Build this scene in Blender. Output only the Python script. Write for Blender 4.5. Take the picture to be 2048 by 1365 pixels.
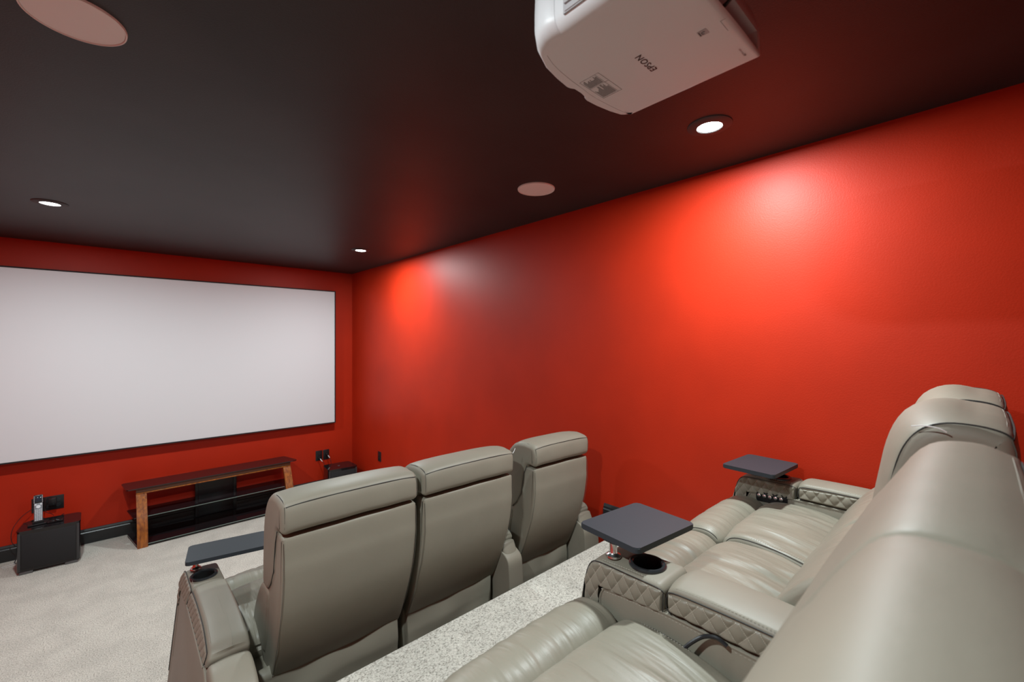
import bpy, bmesh, math, random
from mathutils import Vector, Matrix, noise
S = bpy.context.scene
C = S.collection
for o in list(bpy.data.objects): bpy.data.objects.remove(o)
PI = math.pi

# ------------------------------------------------------------------ camera
CAMZ = 1.864
cam_d = bpy.data.cameras.new('camera'); cam = bpy.data.objects.new('camera', cam_d); C.objects.link(cam)
cam_d.sensor_width = 36; cam_d.lens = 862 / 2048 * 36
cam_d.clip_start = 0.01
cam.location = (0, 0, CAMZ); cam.rotation_euler = (PI/2, 0, -math.atan2(789, 862))
cam_d.dof.use_dof = True; cam_d.dof.focus_distance = 1.7; cam_d.dof.aperture_fstop = 3.4
S.camera = cam
# ------------------------------------------------------------------ world, exposure
w = bpy.data.worlds.new('world'); S.world = w; w.use_nodes = True
w.node_tree.nodes['Background'].inputs[0].default_value = (.5, .5, .5, 1)
w.node_tree.nodes['Background'].inputs[1].default_value = 0.0
S.view_settings.view_transform = 'Standard'; S.view_settings.look = 'None'
S.view_settings.gamma = 1; S.view_settings.use_curve_mapping = False
S.view_settings.exposure = 0.0
# ------------------------------------------------------------------ room numbers
XR, XL, YF, YB, H = 2.264, -1.15, 5.57, -1.15, 2.74
Z1, Z2 = 0.326, 0.71            # the two carpeted platforms
Y1, Y2 = 2.42, 1.485            # their front edges
LAMPS = [(1.775, 0.75), (1.725, 4.04), (-0.315, 3.99), (-0.315, 0.75)]
LAMP_W = 40

# ------------------------------------------------------------------ materials
def newmat(name):
    m = bpy.data.materials.new(name); m.use_nodes = True
    nt = m.node_tree; return m, nt, nt.nodes['Principled BSDF']
def plain(name, col, rough=.5, metal=0, spec=.5, coat=0, trans=0, ior=None, bump=0, bscale=200):
    m, nt, b = newmat(name)
    b.inputs['Base Color'].default_value = (*col, 1); b.inputs['Roughness'].default_value = rough
    b.inputs['Metallic'].default_value = metal; b.inputs['Specular IOR Level'].default_value = spec
    b.inputs['Coat Weight'].default_value = coat
    if trans: b.inputs['Transmission Weight'].default_value = trans
    if ior: b.inputs['IOR'].default_value = ior
    if bump:
        tc = nt.nodes.new('ShaderNodeTexCoord'); n = nt.nodes.new('ShaderNodeTexNoise'); n.inputs['Scale'].default_value = bscale
        bp = nt.nodes.new('ShaderNodeBump'); bp.inputs['Strength'].default_value = bump; bp.inputs['Distance'].default_value = .001
        nt.links.new(tc.outputs['Object'], n.inputs['Vector']); nt.links.new(n.outputs['Fac'], bp.inputs['Height']); nt.links.new(bp.outputs['Normal'], b.inputs['Normal'])
    return m
def N(nt, t, **kw):
    n = nt.nodes.new(t)
    for k, v in kw.items():
        if k in n.inputs: n.inputs[k].default_value = v
        else: setattr(n, k, v)
    return n
def leather(name, wr=0.0, stitch=False, rough=.50, col=(.222, .203, .158)):
    m, nt, b = newmat(name); L = nt.links.new
    tc = N(nt, 'ShaderNodeTexCoord')
    n1 = N(nt, 'ShaderNodeTexNoise', Scale=3.0, Detail=3.0)
    L(tc.outputs['Object'], n1.inputs['Vector'])
    cr = N(nt, 'ShaderNodeValToRGB')
    cr.color_ramp.elements[0].position = .3; cr.color_ramp.elements[0].color = (*[c*.93 for c in col], 1)
    cr.color_ramp.elements[1].position = .7; cr.color_ramp.elements[1].color = (*[c*1.06 for c in col], 1)
    L(n1.outputs['Fac'], cr.inputs['Fac'])
    colout = cr.outputs['Color']
    vo = N(nt, 'ShaderNodeTexVoronoi', Scale=520.0)
    L(tc.outputs['Object'], vo.inputs['Vector'])
    b1 = N(nt, 'ShaderNodeBump', Strength=.12, Distance=.0006)
    L(vo.outputs['Distance'], b1.inputs['Height'])
    n2 = N(nt, 'ShaderNodeTexNoise', Scale=14.0, Detail=4.0, Roughness=.55)
    L(tc.outputs['Object'], n2.inputs['Vector'])
    b2 = N(nt, 'ShaderNodeBump', Strength=.22, Distance=.004)
    L(n2.outputs['Fac'], b2.inputs['Height']); L(b1.outputs['Normal'], b2.inputs['Normal'])
    last = b2
    if wr:
        mp = N(nt, 'ShaderNodeMapping'); mp.inputs['Scale'].default_value = (26, 4, 6); mp.inputs['Rotation'].default_value = (0, 0, .12)
        L(tc.outputs['Object'], mp.inputs['Vector'])
        n3 = N(nt, 'ShaderNodeTexNoise', Scale=1.0, Detail=2.5, Roughness=.5, Distortion=.35)
        L(mp.outputs['Vector'], n3.inputs['Vector'])
        b3 = N(nt, 'ShaderNodeBump', Strength=wr, Distance=.010)
        L(n3.outputs['Fac'], b3.inputs['Height']); L(last.outputs['Normal'], b3.inputs['Normal']); last = b3
    if stitch:      # dashed thread along both diamond directions, from the panel's own UV
        uv = N(nt, 'ShaderNodeUVMap'); sp = N(nt, 'ShaderNodeSeparateXYZ'); L(uv.outputs['UV'], sp.inputs[0])
        def mth(op, a, bval=None):
            q = N(nt, 'ShaderNodeMath', operation=op)
            if hasattr(a, 'links'): L(a, q.inputs[0])
            else: q.inputs[0].default_value = a
            if bval is not None:
                if hasattr(bval, 'links'): L(bval, q.inputs[1])
                else: q.inputs[1].default_value = bval
            return q.outputs[0]
        def line(u, v):
            d = mth('ABSOLUTE', mth('SUBTRACT', mth('FRACT', mth('ADD', u, .5)), .5))
            ln = mth('LESS_THAN', d, .022)
            ds = mth('GREATER_THAN', mth('FRACT', mth('MULTIPLY', v, 9.0)), .38)
            return mth('MULTIPLY', ln, ds)
        f = mth('MAXIMUM', line(sp.outputs[0], sp.outputs[1]), line(sp.outputs[1], sp.outputs[0]))
        mx = N(nt, 'ShaderNodeMix', data_type='RGBA'); L(f, mx.inputs[0]); L(colout, mx.inputs[6]); mx.inputs[7].default_value = (.42, .40, .33, 1)
        colout = mx.outputs[2]
    L(colout, b.inputs['Base Color']); L(last.outputs['Normal'], b.inputs['Normal'])
    b.inputs['Roughness'].default_value = rough; b.inputs['Specular IOR Level'].default_value = .40
    b.inputs['Coat Weight'].default_value = .05; b.inputs['Coat Roughness'].default_value = .35
    return m
LEA = leather('greige_leather', rough=.56); LEAW = leather('greige_leather_creased', wr=.8, rough=.46); LEAQ = leather('greige_leather_quilted', stitch=True)
DARKSEAM = plain('dark_piping', (.02, .02, .018), .6)
SEAMM = plain('leather_seam', (.075, .07, .055), .6)
THREAD = plain('pale_thread', (.40, .38, .32), .7)
BLACKP = plain('black_plastic', (.012, .012, .013), .35)
CUPIN = plain('cup_interior', (.006, .006, .006), .5)
CUPRIM = plain('black_gloss_rim', (.02, .022, .024), .22)
CHROME = plain('chrome', (.72, .74, .75), .24, metal=1)
TRAYM = plain('charcoal_laminate', (.027, .034, .041), .5, spec=.3, bump=.15, bscale=600)
WHITEP = plain('white_tag', (.8, .8, .78), .5)
CABLEM = plain('black_cable', (.012, .013, .016), .3)

def wall_mat(name, col, rough, bs=160, bump=.25, var=.06):
    m, nt, b = newmat(name); L = nt.links.new
    g = N(nt, 'ShaderNodeNewGeometry')
    n = N(nt, 'ShaderNodeTexNoise', Scale=bs, Detail=3.0); L(g.outputs['Position'], n.inputs['Vector'])
    bp = N(nt, 'ShaderNodeBump', Strength=bump, Distance=.0015); L(n.outputs['Fac'], bp.inputs['Height'])
    n2 = N(nt, 'ShaderNodeTexNoise', Scale=2.2, Detail=4.0); L(g.outputs['Position'], n2.inputs['Vector'])
    cr = N(nt, 'ShaderNodeValToRGB')
    cr.color_ramp.elements[0].position = .35; cr.color_ramp.elements[0].color = (*[c*(1-var) for c in col], 1)
    cr.color_ramp.elements[1].position = .65; cr.color_ramp.elements[1].color = (*[c*(1+var) for c in col], 1)
    L(n2.outputs['Fac'], cr.inputs['Fac']); L(cr.outputs['Color'], b.inputs['Base Color']); L(bp.outputs['Normal'], b.inputs['Normal'])
    b.inputs['Roughness'].default_value = rough; b.inputs['Specular IOR Level'].default_value = .22
    return m
REDW = wall_mat('red_paint', (.40, .0195, .0040), .50)
CEILM = wall_mat('black_ceiling_paint', (.028, .027, .027), .44, bs=220, bump=.3, var=.12)
BASEM = plain('black_baseboard_paint', (.018, .019, .020), .35)

def carpet():
    m, nt, b = newmat('beige_carpet'); L = nt.links.new
    g = N(nt, 'ShaderNodeNewGeometry')
    n1 = N(nt, 'ShaderNodeTexNoise', Scale=150.0, Detail=4.0, Roughness=.75); L(g.outputs['Position'], n1.inputs['Vector'])
    cr = N(nt, 'ShaderNodeValToRGB'); e = cr.color_ramp.elements
    e[0].position = .32; e[0].color = (.10, .092, .073, 1); e[1].position = .48; e[1].color = (.48, .463, .405, 1)
    q = e.new(.68); q.color = (.68, .665, .595, 1)
    L(n1.outputs['Fac'], cr.inputs['Fac'])
    n2 = N(nt, 'ShaderNodeTexNoise', Scale=5.5, Detail=5.0, Roughness=.62, Distortion=.25); L(g.outputs['Position'], n2.inputs['Vector'])
    c2 = N(nt, 'ShaderNodeValToRGB'); c2.color_ramp.elements[0].position = .40; c2.color_ramp.elements[0].color = (.93, .93, .93, 1)
    c2.color_ramp.elements[1].position = .60; c2.color_ramp.elements[1].color = (1.05, 1.05, 1.05, 1)
    L(n2.outputs['Fac'], c2.inputs['Fac'])
    mx = N(nt, 'ShaderNodeMix', data_type='RGBA', blend_type='MULTIPLY'); mx.inputs[0].default_value = 1
    L(cr.outputs['Color'], mx.inputs[6]); L(c2.outputs['Color'], mx.inputs[7])
    L(mx.outputs[2], b.inputs['Base Color'])
    n3 = N(nt, 'ShaderNodeTexNoise', Scale=170.0, Detail=2.0); L(g.outputs['Position'], n3.inputs['Vector'])
    bp = N(nt, 'ShaderNodeBump', Strength=.6, Distance=.004); L(n3.outputs['Fac'], bp.inputs['Height']); L(bp.outputs['Normal'], b.inputs['Normal'])
    b.inputs['Roughness'].default_value = .95; b.inputs['Specular IOR Level'].default_value = .1
    b.inputs['Sheen Weight'].default_value = .15
    return m
CARPET = carpet()
def wood():
    m, nt, b = newmat('amber_wood'); L = nt.links.new
    tc = N(nt, 'ShaderNodeTexCoord'); mp = N(nt, 'ShaderNodeMapping'); mp.inputs['Scale'].default_value = (14, 14, 2.2)
    L(tc.outputs['Object'], mp.inputs['Vector'])
    n = N(nt, 'ShaderNodeTexNoise', Scale=4.0, Detail=5.0, Roughness=.6, Distortion=.4); L(mp.outputs['Vector'], n.inputs['Vector'])
    cr = N(nt, 'ShaderNodeValToRGB'); e = cr.color_ramp.elements
    e[0].position = .32; e[0].color = (.13, .028, .004, 1); e[1].position = .70; e[1].color = (.40, .125, .012, 1)
    L(n.outputs['Fac'], cr.inputs['Fac']); L(cr.outputs['Color'], b.inputs['Base Color'])
    b.inputs['Roughness'].default_value = .32; b.inputs['Coat Weight'].default_value = .3
    return m
WOOD = wood(); WOODD = plain('dark_stained_wood', (.070, .022, .008), .35)
SMOKE = plain('smoked_glass', (.012, .008, .009), .04, spec=.6)
GLASSEDGE = plain('glass_edge', (.20, .26, .23), .15)
GLOSSBLK = plain('piano_black', (.010, .008, .009), .05)
GRILLE = plain('speaker_cloth', (.014, .014, .015), .85, bump=.8, bscale=900)
STRIP = plain('dark_edge_strip', (.035, .036, .038), .35)
SILV = plain('satin_grey_metal', (.16, .16, .165), .38, metal=.8)
SCREENM = plain('white_screen_fabric', (.66, .67, .685), .8, spec=.1)
FRAMEB = plain('black_velvet_frame', (.006, .006, .007), .8)
PROJW = plain('white_projector_plastic', (.60, .63, .64), .42, bump=.15, bscale=900)
PROJG = plain('pale_grey_plastic', (.36, .36, .37), .45)
PROJD = plain('dark_bay_plastic', (.05, .045, .045), .5)
INK = plain('black_ink', (.015, .015, .016), .5)
INKG = plain('grey_ink', (.16, .16, .16), .5)
SPKG = plain('white_speaker_grille', (.72, .68, .66), .6, bump=.4, bscale=1200)
TRIMG = plain('black_trim_ring', (.035, .035, .037), .6)
RC_GREY = plain('remote_grey', (.22, .24, .26), .35)
RC_BTN = plain('remote_button_silver', (.7, .75, .78), .3)
RC_DARK = plain('remote_screen', (.02, .03, .045), .1)
BRASS = plain('brass_connector', (.6, .38, .1), .3, metal=1)
m, nt, b = newmat('lamp_glow'); b.inputs['Emission Color'].default_value = (1, .985, .96, 1); b.inputs['Emission Strength'].default_value = 25; b.inputs['Base Color'].default_value = (.8,.8,.8,1)
GLOW = m

# ------------------------------------------------------------------ mesh helpers
def link(name, bm, mat, parent=None, smooth=True, ang=40):
    me = bpy.data.meshes.new(name); bmesh.ops.recalc_face_normals(bm, faces=bm.faces); bm.to_mesh(me); bm.free()
    mats = mat if isinstance(mat, (list, tuple)) else [mat]
    for mm in mats: me.materials.append(mm)
    if smooth:
        for p in me.polygons: p.use_smooth = True
        try: me.set_sharp_from_angle(angle=math.radians(ang))
        except Exception: pass
    o = bpy.data.objects.new(name, me); C.objects.link(o)
    if parent: o.parent = parent
    return o
def thing(name, label, cat, loc=(0, 0, 0), rz=0, group=None):
    o = bpy.data.objects.new(name, None); C.objects.link(o); o.location = loc; o.rotation_euler = (0, 0, rz)
    o.empty_display_size = .05
    o['label'] = label; o['category'] = cat
    if group: o['group'] = group
    return o
def tag(o, label, cat, group=None):
    o['label'] = label; o['category'] = cat
    if group: o['group'] = group
    return o
def struct(name, bm, mat, smooth=False):
    o = link(name, bm, mat, smooth=smooth); o['kind'] = 'structure'; return o
def box(bm, a, b, bev=0, seg=2, mat=0, rot=None):
    c = [(a[i]+b[i])/2 for i in range(3)]; s = [abs(b[i]-a[i]) for i in range(3)]
    M = Matrix.Translation(c) @ (rot or Matrix()) @ Matrix.Diagonal((*s, 1))
    r = bmesh.ops.create_cube(bm, size=1, matrix=M)
    vs = r['verts']; fs = set(f for v in vs for f in v.link_faces)
    if bev:
        es = list(set(e for v in vs for e in v.link_edges))
        q = bmesh.ops.bevel(bm, geom=es, offset=bev, segments=seg, affect='EDGES', profile=.5)
        fs = set(q['faces']) | set(f for f in fs if f.is_valid)
    for f in fs:
        if f.is_valid: f.material_index = mat
def cyl(bm, c, r, h, seg=32, r2=None, M=None, mat=0):
    X = (M or Matrix()); X = Matrix.Translation(c) @ X
    q = bmesh.ops.create_cone(bm, cap_ends=True, segments=seg, radius1=r, radius2=r if r2 is None else r2, depth=h, matrix=X)
    for f in set(f for v in q['verts'] for f in v.link_faces): f.material_index = mat
def tube(bm, pts, r, seg=8, closed=False, mat=0):
    pts = [Vector(p) for p in pts]; n = len(pts); rings = []; up = None
    for i, p in enumerate(pts):
        a = pts[i-1] if (i > 0 or closed) else p; b = pts[(i+1) % n] if (i < n-1 or closed) else p
        t = (b-a).normalized()
        if up is None: up = Vector((0, 0, 1)) if abs(t.z) < .9 else Vector((1, 0, 0))
        s = t.cross(up)
        if s.length < 1e-5: s = t.cross(Vector((1, .3, .2)))
        s.normalize(); up = s.cross(t).normalized()
        rings.append([bm.verts.new(p + r*(math.cos(2*PI*k/seg)*s + math.sin(2*PI*k/seg)*up)) for k in range(seg)])
    m_ = n if closed else n-1
    for i in range(m_):
        A, B = rings[i], rings[(i+1) % n]
        for k in range(seg):
            f = bm.faces.new((A[k], A[(k+1) % seg], B[(k+1) % seg], B[k])); f.material_index = mat
    if not closed:
        bm.faces.new(rings[0][::-1]).material_index = mat; bm.faces.new(rings[-1]).material_index = mat
def lathe(bm, prof, c=(0, 0, 0), seg=40, M=None, mat=0):
    X = Matrix.Translation(c) @ (M or Matrix()); rings = []
    for (r, z) in prof: rings.append([bm.verts.new(X @ Vector((r*math.cos(2*PI*k/seg), r*math.sin(2*PI*k/seg), z))) for k in range(seg)])
    for A, B in zip(rings[:-1], rings[1:]):
        for k in range(seg):
            try: f = bm.faces.new((A[k], A[(k+1) % seg], B[(k+1) % seg], B[k])); f.material_index = mat
            except ValueError: pass
def crom(pts, n, closed=False):
    P = [Vector(p) for p in pts]; out = []; L = len(P)
    rng = L if closed else L-1
    for i in range(rng):
        p0 = P[(i-1) % L] if (closed or i > 0) else P[0]; p1 = P[i]; p2 = P[(i+1) % L]; p3 = P[(i+2) % L] if (closed or i+2 < L) else P[-1]
        for k in range(n):
            t = k/n
            out.append(.5*((2*p1)+(-p0+p2)*t+(2*p0-5*p1+4*p2-p3)*t*t+(-p0+3*p1-3*p2+p3)*t**3))
    if not closed: out.append(P[-1])
    return out
def fillet(poly, rad, n=5):
    """poly [(y,z)], rad one number or list -> rounded polygon"""
    out = []; L = len(poly)
    for i in range(L):
        p = Vector(poly[i]); a = Vector(poly[i-1]); b = Vector(poly[(i+1) % L])
        r = rad[i] if isinstance(rad, (list, tuple)) else rad
        da, db = (a-p), (b-p); la, lb = da.length, db.length
        if r <= 0 or la < 1e-6 or lb < 1e-6: out.append(p); continue
        da /= la; db /= lb
        d = min(r, la*.48, lb*.48)
        for k in range(n+1):
            t = k/n; out.append((1-t)**2*(p+da*d) + 2*t*(1-t)*p + t*t*(p+db*d))
    return out
def resample(poly, step):
    out = []; L = len(poly)
    for i in range(L):
        a, b = poly[i], poly[(i+1) % L]; d = (b-a).length; k = max(1, int(round(d/step)))
        for j in range(k): out.append(a + (b-a)*j/k)
    return out
def cushion(bm, prof, x0, x1, r=.02, nx=10, crown=None, disp=None, step=.02, nend=5, droop=0):
    """extrude the closed (y,z) profile along x with softly rounded ends. crown(t,y,z)->scale of outward offset"""
    P = resample(prof, step); L = len(P)
    area = sum(P[i].x*P[(i+1) % L].y - P[(i+1) % L].x*P[i].y for i in range(L))
    sg = 1 if area > 0 else -1
    nor = []
    for i in range(L):
        t = (P[(i+1) % L]-P[i-1]); nn = Vector((t.y, -t.x))*sg
        nor.append(nn.normalized() if nn.length > 1e-9 else Vector((0, 0)))
    st = []
    for k in range(nend): a = PI/2*k/nend; st.append((x0 + r*(1-math.cos(a)) if False else x0 + r*(1-math.cos(PI/2*k/nend)), r*(1-math.sin(PI/2*k/nend))))
    for k in range(nx+1): st.append((x0+r+(x1-x0-2*r)*k/nx, 0))
    for k in range(nend-1, -1, -1): st.append((x1 - r*(1-math.cos(PI/2*k/nend)), r*(1-math.sin(PI/2*k/nend))))
    rings = []
    for (x, ins) in st:
        t = (x-x0)/(x1-x0); ring = []
        for i in range(L):
            o = -ins
            if crown: o += crown(t, P[i].x, P[i].y)
            p = P[i] + nor[i]*o
            if disp:
                q = disp(x, P[i].x, P[i].y); p = p + nor[i]*q*min(1, max(0, (r-ins)/r))
            z = p.y - droop*(2*t-1)**4
            ring.append(bm.verts.new((x, p.x, z)))
        rings.append(ring)
    for A, B in zip(rings[:-1], rings[1:]):
        for k in range(L): bm.faces.new((A[k], A[(k+1) % L], B[(k+1) % L], B[k]))
    bm.faces.new(rings[0][::-1]); bm.faces.new(rings[-1])
def dashes(bm, pts, l=.004, g=.0035, r=.0007, mat=0):
    pts = [Vector(p) for p in pts]; s = 0; cur = 0
    segs = []; tot = 0
    for a, b in zip(pts[:-1], pts[1:]): segs.append((tot, a, b)); tot += (b-a).length
    def at(d):
        for (s0, a, b) in reversed(segs):
            if d >= s0: ll = (b-a).length; return a + (b-a)*min(1, (d-s0)/max(ll, 1e-9))
        return pts[0]
    d = 0
    while d+l < tot: tube(bm, [at(d), at(d+l)], r, seg=4, mat=mat); d += l+g
def quilt(bm, x, sgn, u0, u1, lo, hi, nu=60, nv=18, cw=.036, ch=.052, amp=.0055, fade=(1, 1, 1, 1), off=(0, 0)):
    """puffed diamonds on a plane x=const; y from u0 to u1, z from lo(y) to hi(y)"""
    uvl = bm.loops.layers.uv.verify(); V = []
    for i in range(nu+1):
        y = u0+(u1-u0)*i/nu; a, b = lo(y), hi(y); row = []
        for j in range(nv+1):
            z = a+(b-a)*j/nv
            s = (y-off[0])/cw; t = (z-off[1])/ch; p, q = s+t, s-t
            h = (abs(math.sin(PI*p))*abs(math.sin(PI*q)))**.45
            du = min(i if fade[0] else 99, (nu-i) if fade[1] else 99)*abs(u1-u0)/nu
            dv = min(j if fade[2] else 99, (nv-j) if fade[3] else 99)*(b-a)/nv
            e = min(1, min(du, dv)/.007); e = math.sqrt(max(0, 1-(1-e)**2))
            row.append((bm.verts.new((x+sgn*(amp*h*e + .004*e), y, z)), (p, q)))
        V.append(row)
    for i in range(nu):
        for j in range(nv):
            c = [V[i][j], V[i+1][j], V[i+1][j+1], V[i][j+1]]
            f = bm.faces.new([k[0] for k in c])
            for lp, k in zip(f.loops, c): lp[uvl].uv = k[1]
def boolean(o, cutter):
    md = o.modifiers.new('b', 'BOOLEAN'); md.object = cutter; md.operation = 'DIFFERENCE'; md.solver = 'EXACT'
    bpy.context.view_layer.update()
    dg = bpy.context.evaluated_depsgraph_get()
    me = bpy.data.meshes.new_from_object(o.evaluated_get(dg)); o.modifiers.clear(); o.data = me
    bpy.data.objects.remove(cutter)
def plane_prism(bm, poly, z0, z1, bev=0, mat=0):
    vs0 = [bm.verts.new((p[0], p[1], z0)) for p in poly]; vs1 = [bm.verts.new((p[0], p[1], z1)) for p in poly]
    fs = [bm.faces.new(vs0[::-1]), bm.faces.new(vs1)]
    L = len(poly)
    for i in range(L): fs.append(bm.faces.new((vs0[i], vs0[(i+1) % L], vs1[(i+1) % L], vs1[i])))
    for f in fs: f.material_index = mat
    if bev: bmesh.ops.bevel(bm, geom=[e for f in fs[:2] for e in f.edges], offset=bev, segments=2, affect='EDGES')
def rrect(cx, cy, w_, d_, r, n=5):
    return fillet([(cx-w_/2, cy-d_/2), (cx+w_/2, cy-d_/2), (cx+w_/2, cy+d_/2), (cx-w_/2, cy+d_/2)], r, n)

# ------------------------------------------------------------------ room shell
def room():
    T = .12
    bm = bmesh.new()       # stepped carpeted floor
    rr = .012
    prof = [(YB, -T), (YF, -T), (YF, 0), (Y1, 0), (Y1, Z1), (Y2, Z1), (Y2, Z2), (YB, Z2)]
    P = fillet(prof, [0, 0, 0, 0, rr, 0, rr, 0], 4)
    a = [bm.verts.new((XL, p.x, p.y)) for p in P]; b_ = [bm.verts.new((XR, p.x, p.y)) for p in P]
    bm.faces.new(a); bm.faces.new(b_[::-1])
    for i in range(len(P)): bm.faces.new((a[i], a[(i+1) % len(P)], b_[(i+1) % len(P)], b_[i]))
    struct('floor', bm, CARPET)
    bm = bmesh.new(); box(bm, (XL-T, YB-T, H), (XR+T, YF+T, H+T)); struct('ceiling', bm, CEILM)
    bm = bmesh.new(); box(bm, (XR, YB-T, -T), (XR+T, YF+T, H)); struct('wall_right', bm, REDW)
    bm = bmesh.new(); box(bm, (XL-T, YB-T, -T), (XL, YF+T, H)); struct('wall_left', bm, REDW)
    bm = bmesh.new(); box(bm, (XL, YF, -T), (XR, YF+T, H)); struct('wall_front', bm, REDW)
    bm = bmesh.new(); box(bm, (XL, YB-T, -T), (XR, YB, H)); struct('wall_back', bm, REDW)
    # baseboards: board plus stepped cap
    def bb(name, runs):
        bm = bmesh.new()
        for (axis, c, s, a, b2, z) in runs:     # s = direction the board sticks out
            pr = [(0, z), (.016, z), (.016, z+.100), (.011, z+.106), (.011, z+.118), (.006, z+.132), (0, z+.134)]
            v0 = []; v1 = []
            for (d, zz) in pr:
                if axis == 'x': v0.append(bm.verts.new((c+s*d, a, zz))); v1.append(bm.verts.new((c+s*d, b2, zz)))
                else: v0.append(bm.verts.new((a, c+s*d, zz))); v1.append(bm.verts.new((b2, c+s*d, zz)))
            bm.faces.new(v0); bm.faces.new(v1[::-1])
            for i in range(len(pr)): bm.faces.new((v0[i], v0[(i+1) % len(pr)], v1[(i+1) % len(pr)], v1[i]))
        struct(name, bm, BASEM)
    bb('baseboard_front', [('y', YF, -1, XL+.016, XR-.016, 0)])
    bb('baseboard_right', [('x', XR, -1, Y1+.02, YF, 0), ('x', XR, -1, YB+.016, 1.61, Z2)])
    bb('baseboard_left', [('x', XL, 1, Y1+.02, YF, 0), ('x', XL, 1, YB+.016, 1.50, Z2)])
    bb('baseboard_back', [('y', YB, 1, XL, XR, Z2)])
room()

# ------------------------------------------------------------------ ceiling lights and speakers
def lamp(x, y, label):
    t = thing('ceiling_light', label, 'ceiling light', (x, y, H), 0, 'recessed ceiling lights')
    bm = bmesh.new(); lathe(bm, [(.0465, -.004), (.049, -.009), (.076, -.007), (.084, -.003), (.085, 0), (.0465, 0), (.0465, -.004)], seg=48)
    link('trim_ring', bm, TRIMG, t)
    bm = bmesh.new(); lathe(bm, [(.0001, -.005), (.0464, -.005), (.0464, -.001), (.0001, -.001)], seg=48)
    link('lens', bm, GLOW, t)
    ld = bpy.data.lights.new('downlight', 'AREA'); ld.energy = LAMP_W; ld.color = (.88, .985, 1.0); ld.shape = 'DISK'; ld.size = .090
    lo = bpy.data.objects.new('downlight', ld); C.objects.link(lo); lo.parent = t; lo.location = (0, 0, -.0115)
for (x, y), lb in zip(LAMPS, ['recessed round ceiling light closest to the projector, beside the right wall',
        'recessed round ceiling light near the corner of the screen wall and right wall',
        'recessed round ceiling light above the left part of the screen, in a dark ring',
        'recessed round ceiling light at the back left, behind the camera']):
    lamp(x, y, lb)
def cspk(x, y, r, label):
    t = thing('ceiling_speaker', label, 'speaker', (x, y, H), 0, 'round in-ceiling speakers')
    bm = bmesh.new(); lathe(bm, [(r-.004, -.004), (r-.003, -.007), (r, -.006), (r+.001, 0), (r-.004, 0), (r-.004, -.004)], seg=72); link('rim', bm, SPKG, t)
    bm = bmesh.new(); lathe(bm, [(.0001, -.0055), (r*.6, -.0055), (r-.0045, -.004), (r-.0045, 0), (.0001, 0)], seg=72); link('grille', bm, SPKG, t)
cspk(1.777, 1.735, .106, 'small-looking round pinkish ceiling speaker over the red wall, left of the bright light')
cspk(-.085, 1.66, .106, 'large round pinkish ceiling speaker cut by the top left corner')

# ------------------------------------------------------------------ projection screen
def screen():
    x0, x1, z0, z1, yf = -.965, 2.020, .838, 2.490, 5.485
    t = thing('projection_screen', 'wide blank white projection screen in a thin black frame on the red front wall', 'screen', ((x0+x1)/2, yf, z0))
    w2 = (x1-x0)/2; h = z1-z0; fw = .012
    bm = bmesh.new(); box(bm, (-w2+.004, .004, .004), (w2-.004, .02, h-.004)); link('screen_surface', bm, SCREENM, t, smooth=False)
    bm = bmesh.new()
    for a, b_ in (((-w2, 0, 0), (w2, .038, fw)), ((-w2, 0, h-fw), (w2, .038, h)), ((-w2, 0, fw), (-w2+fw, .038, h-fw)), ((w2-fw, 0, fw), (w2, .038, h-fw))): box(bm, a, b_)
    link('frame', bm, FRAMEB, t, smooth=False)
    for bx in (-1.0, 0, 1.0):
        bm = bmesh.new(); box(bm, (bx-.05, .02, h-.12), (bx+.05, YF-yf, h-.04)); link('wall_bracket', bm, FRAMEB, t, smooth=False)
screen()

# ------------------------------------------------------------------ recliners
SEAM_Z = .985
HEADP = [(.0, .985), (.012, .994), (.035, 1.002), (.070, 1.003), (.100, .985), (.132, .935), (.170, .867), (.208, .786), (.240, .715), (.252, .660), (.240, .632), (.17, .64), (.10, .72), (.075, .84), (.055, .893), (.008, .893), (-.006, .915), (-.006, .96)]
HEADF = [(.0, .985), (.012, .996), (.040, 1.003), (.090, 1.005), (.145, .995), (.190, .962), (.222, .912), (.240, .840), (.247, .760), (.250, .690), (.240, .640), (.17, .64), (.10, .72), (.075, .84), (.055, .893), (.008, .893), (-.006, .915), (-.006, .96)]
HEADB = [(.0, .985), (.012, .995), (.040, 1.002), (.080, 1.002), (.112, .988), (.135, .958), (.150, .915), (.162, .850), (.175, .770), (.185, .700), (.180, .650), (.15, .64), (.10, .72), (.075, .84), (.055, .893), (.008, .893), (-.006, .915), (-.006, .96)]
SHELLP = [(.004, .862), (.003, .80), (.004, .74), (.028, .61), (.080, .468), (.146, .328), (.20, .30), (.30, .36), (.26, .52), (.17, .68), (.12, .80), (.10, .868), (.06, .876), (.014, .874)]
LUMBP = [(.16, .630), (.23, .648), (.300, .615), (.370, .53), (.410, .455), (.395, .41), (.25, .36), (.20, .42), (.17, .54)]
SEATP = [(.30, .40), (.40, .432), (.50, .452), (.60, .455), (.650, .440), (.672, .405), (.668, .36), (.64, .32), (.40, .30), (.30, .32)]
LEGP = [(.674, .40), (.690, .430), (.730, .445), (.785, .437), (.828, .400), (.850, .34), (.855, .20), (.850, .09), (.82, .07), (.76, .08), (.72, .20), (.69, .32)]
def v2(ps, n=4): return crom([Vector(p) for p in ps], n, closed=True)
def headcrown(t, y, z): return .006*(1-(2*t-1)**4) if z > .9 else .003*(1-(2*t-1)**4)
def headcrown_deep(t, y, z): return .005*(1-(2*t-1)**4) + .034*(1-(2*t-1)**2)*min(1, max(0, (y-.05)/.08))
def headcrown_low(t, y, z): return .002
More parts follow.
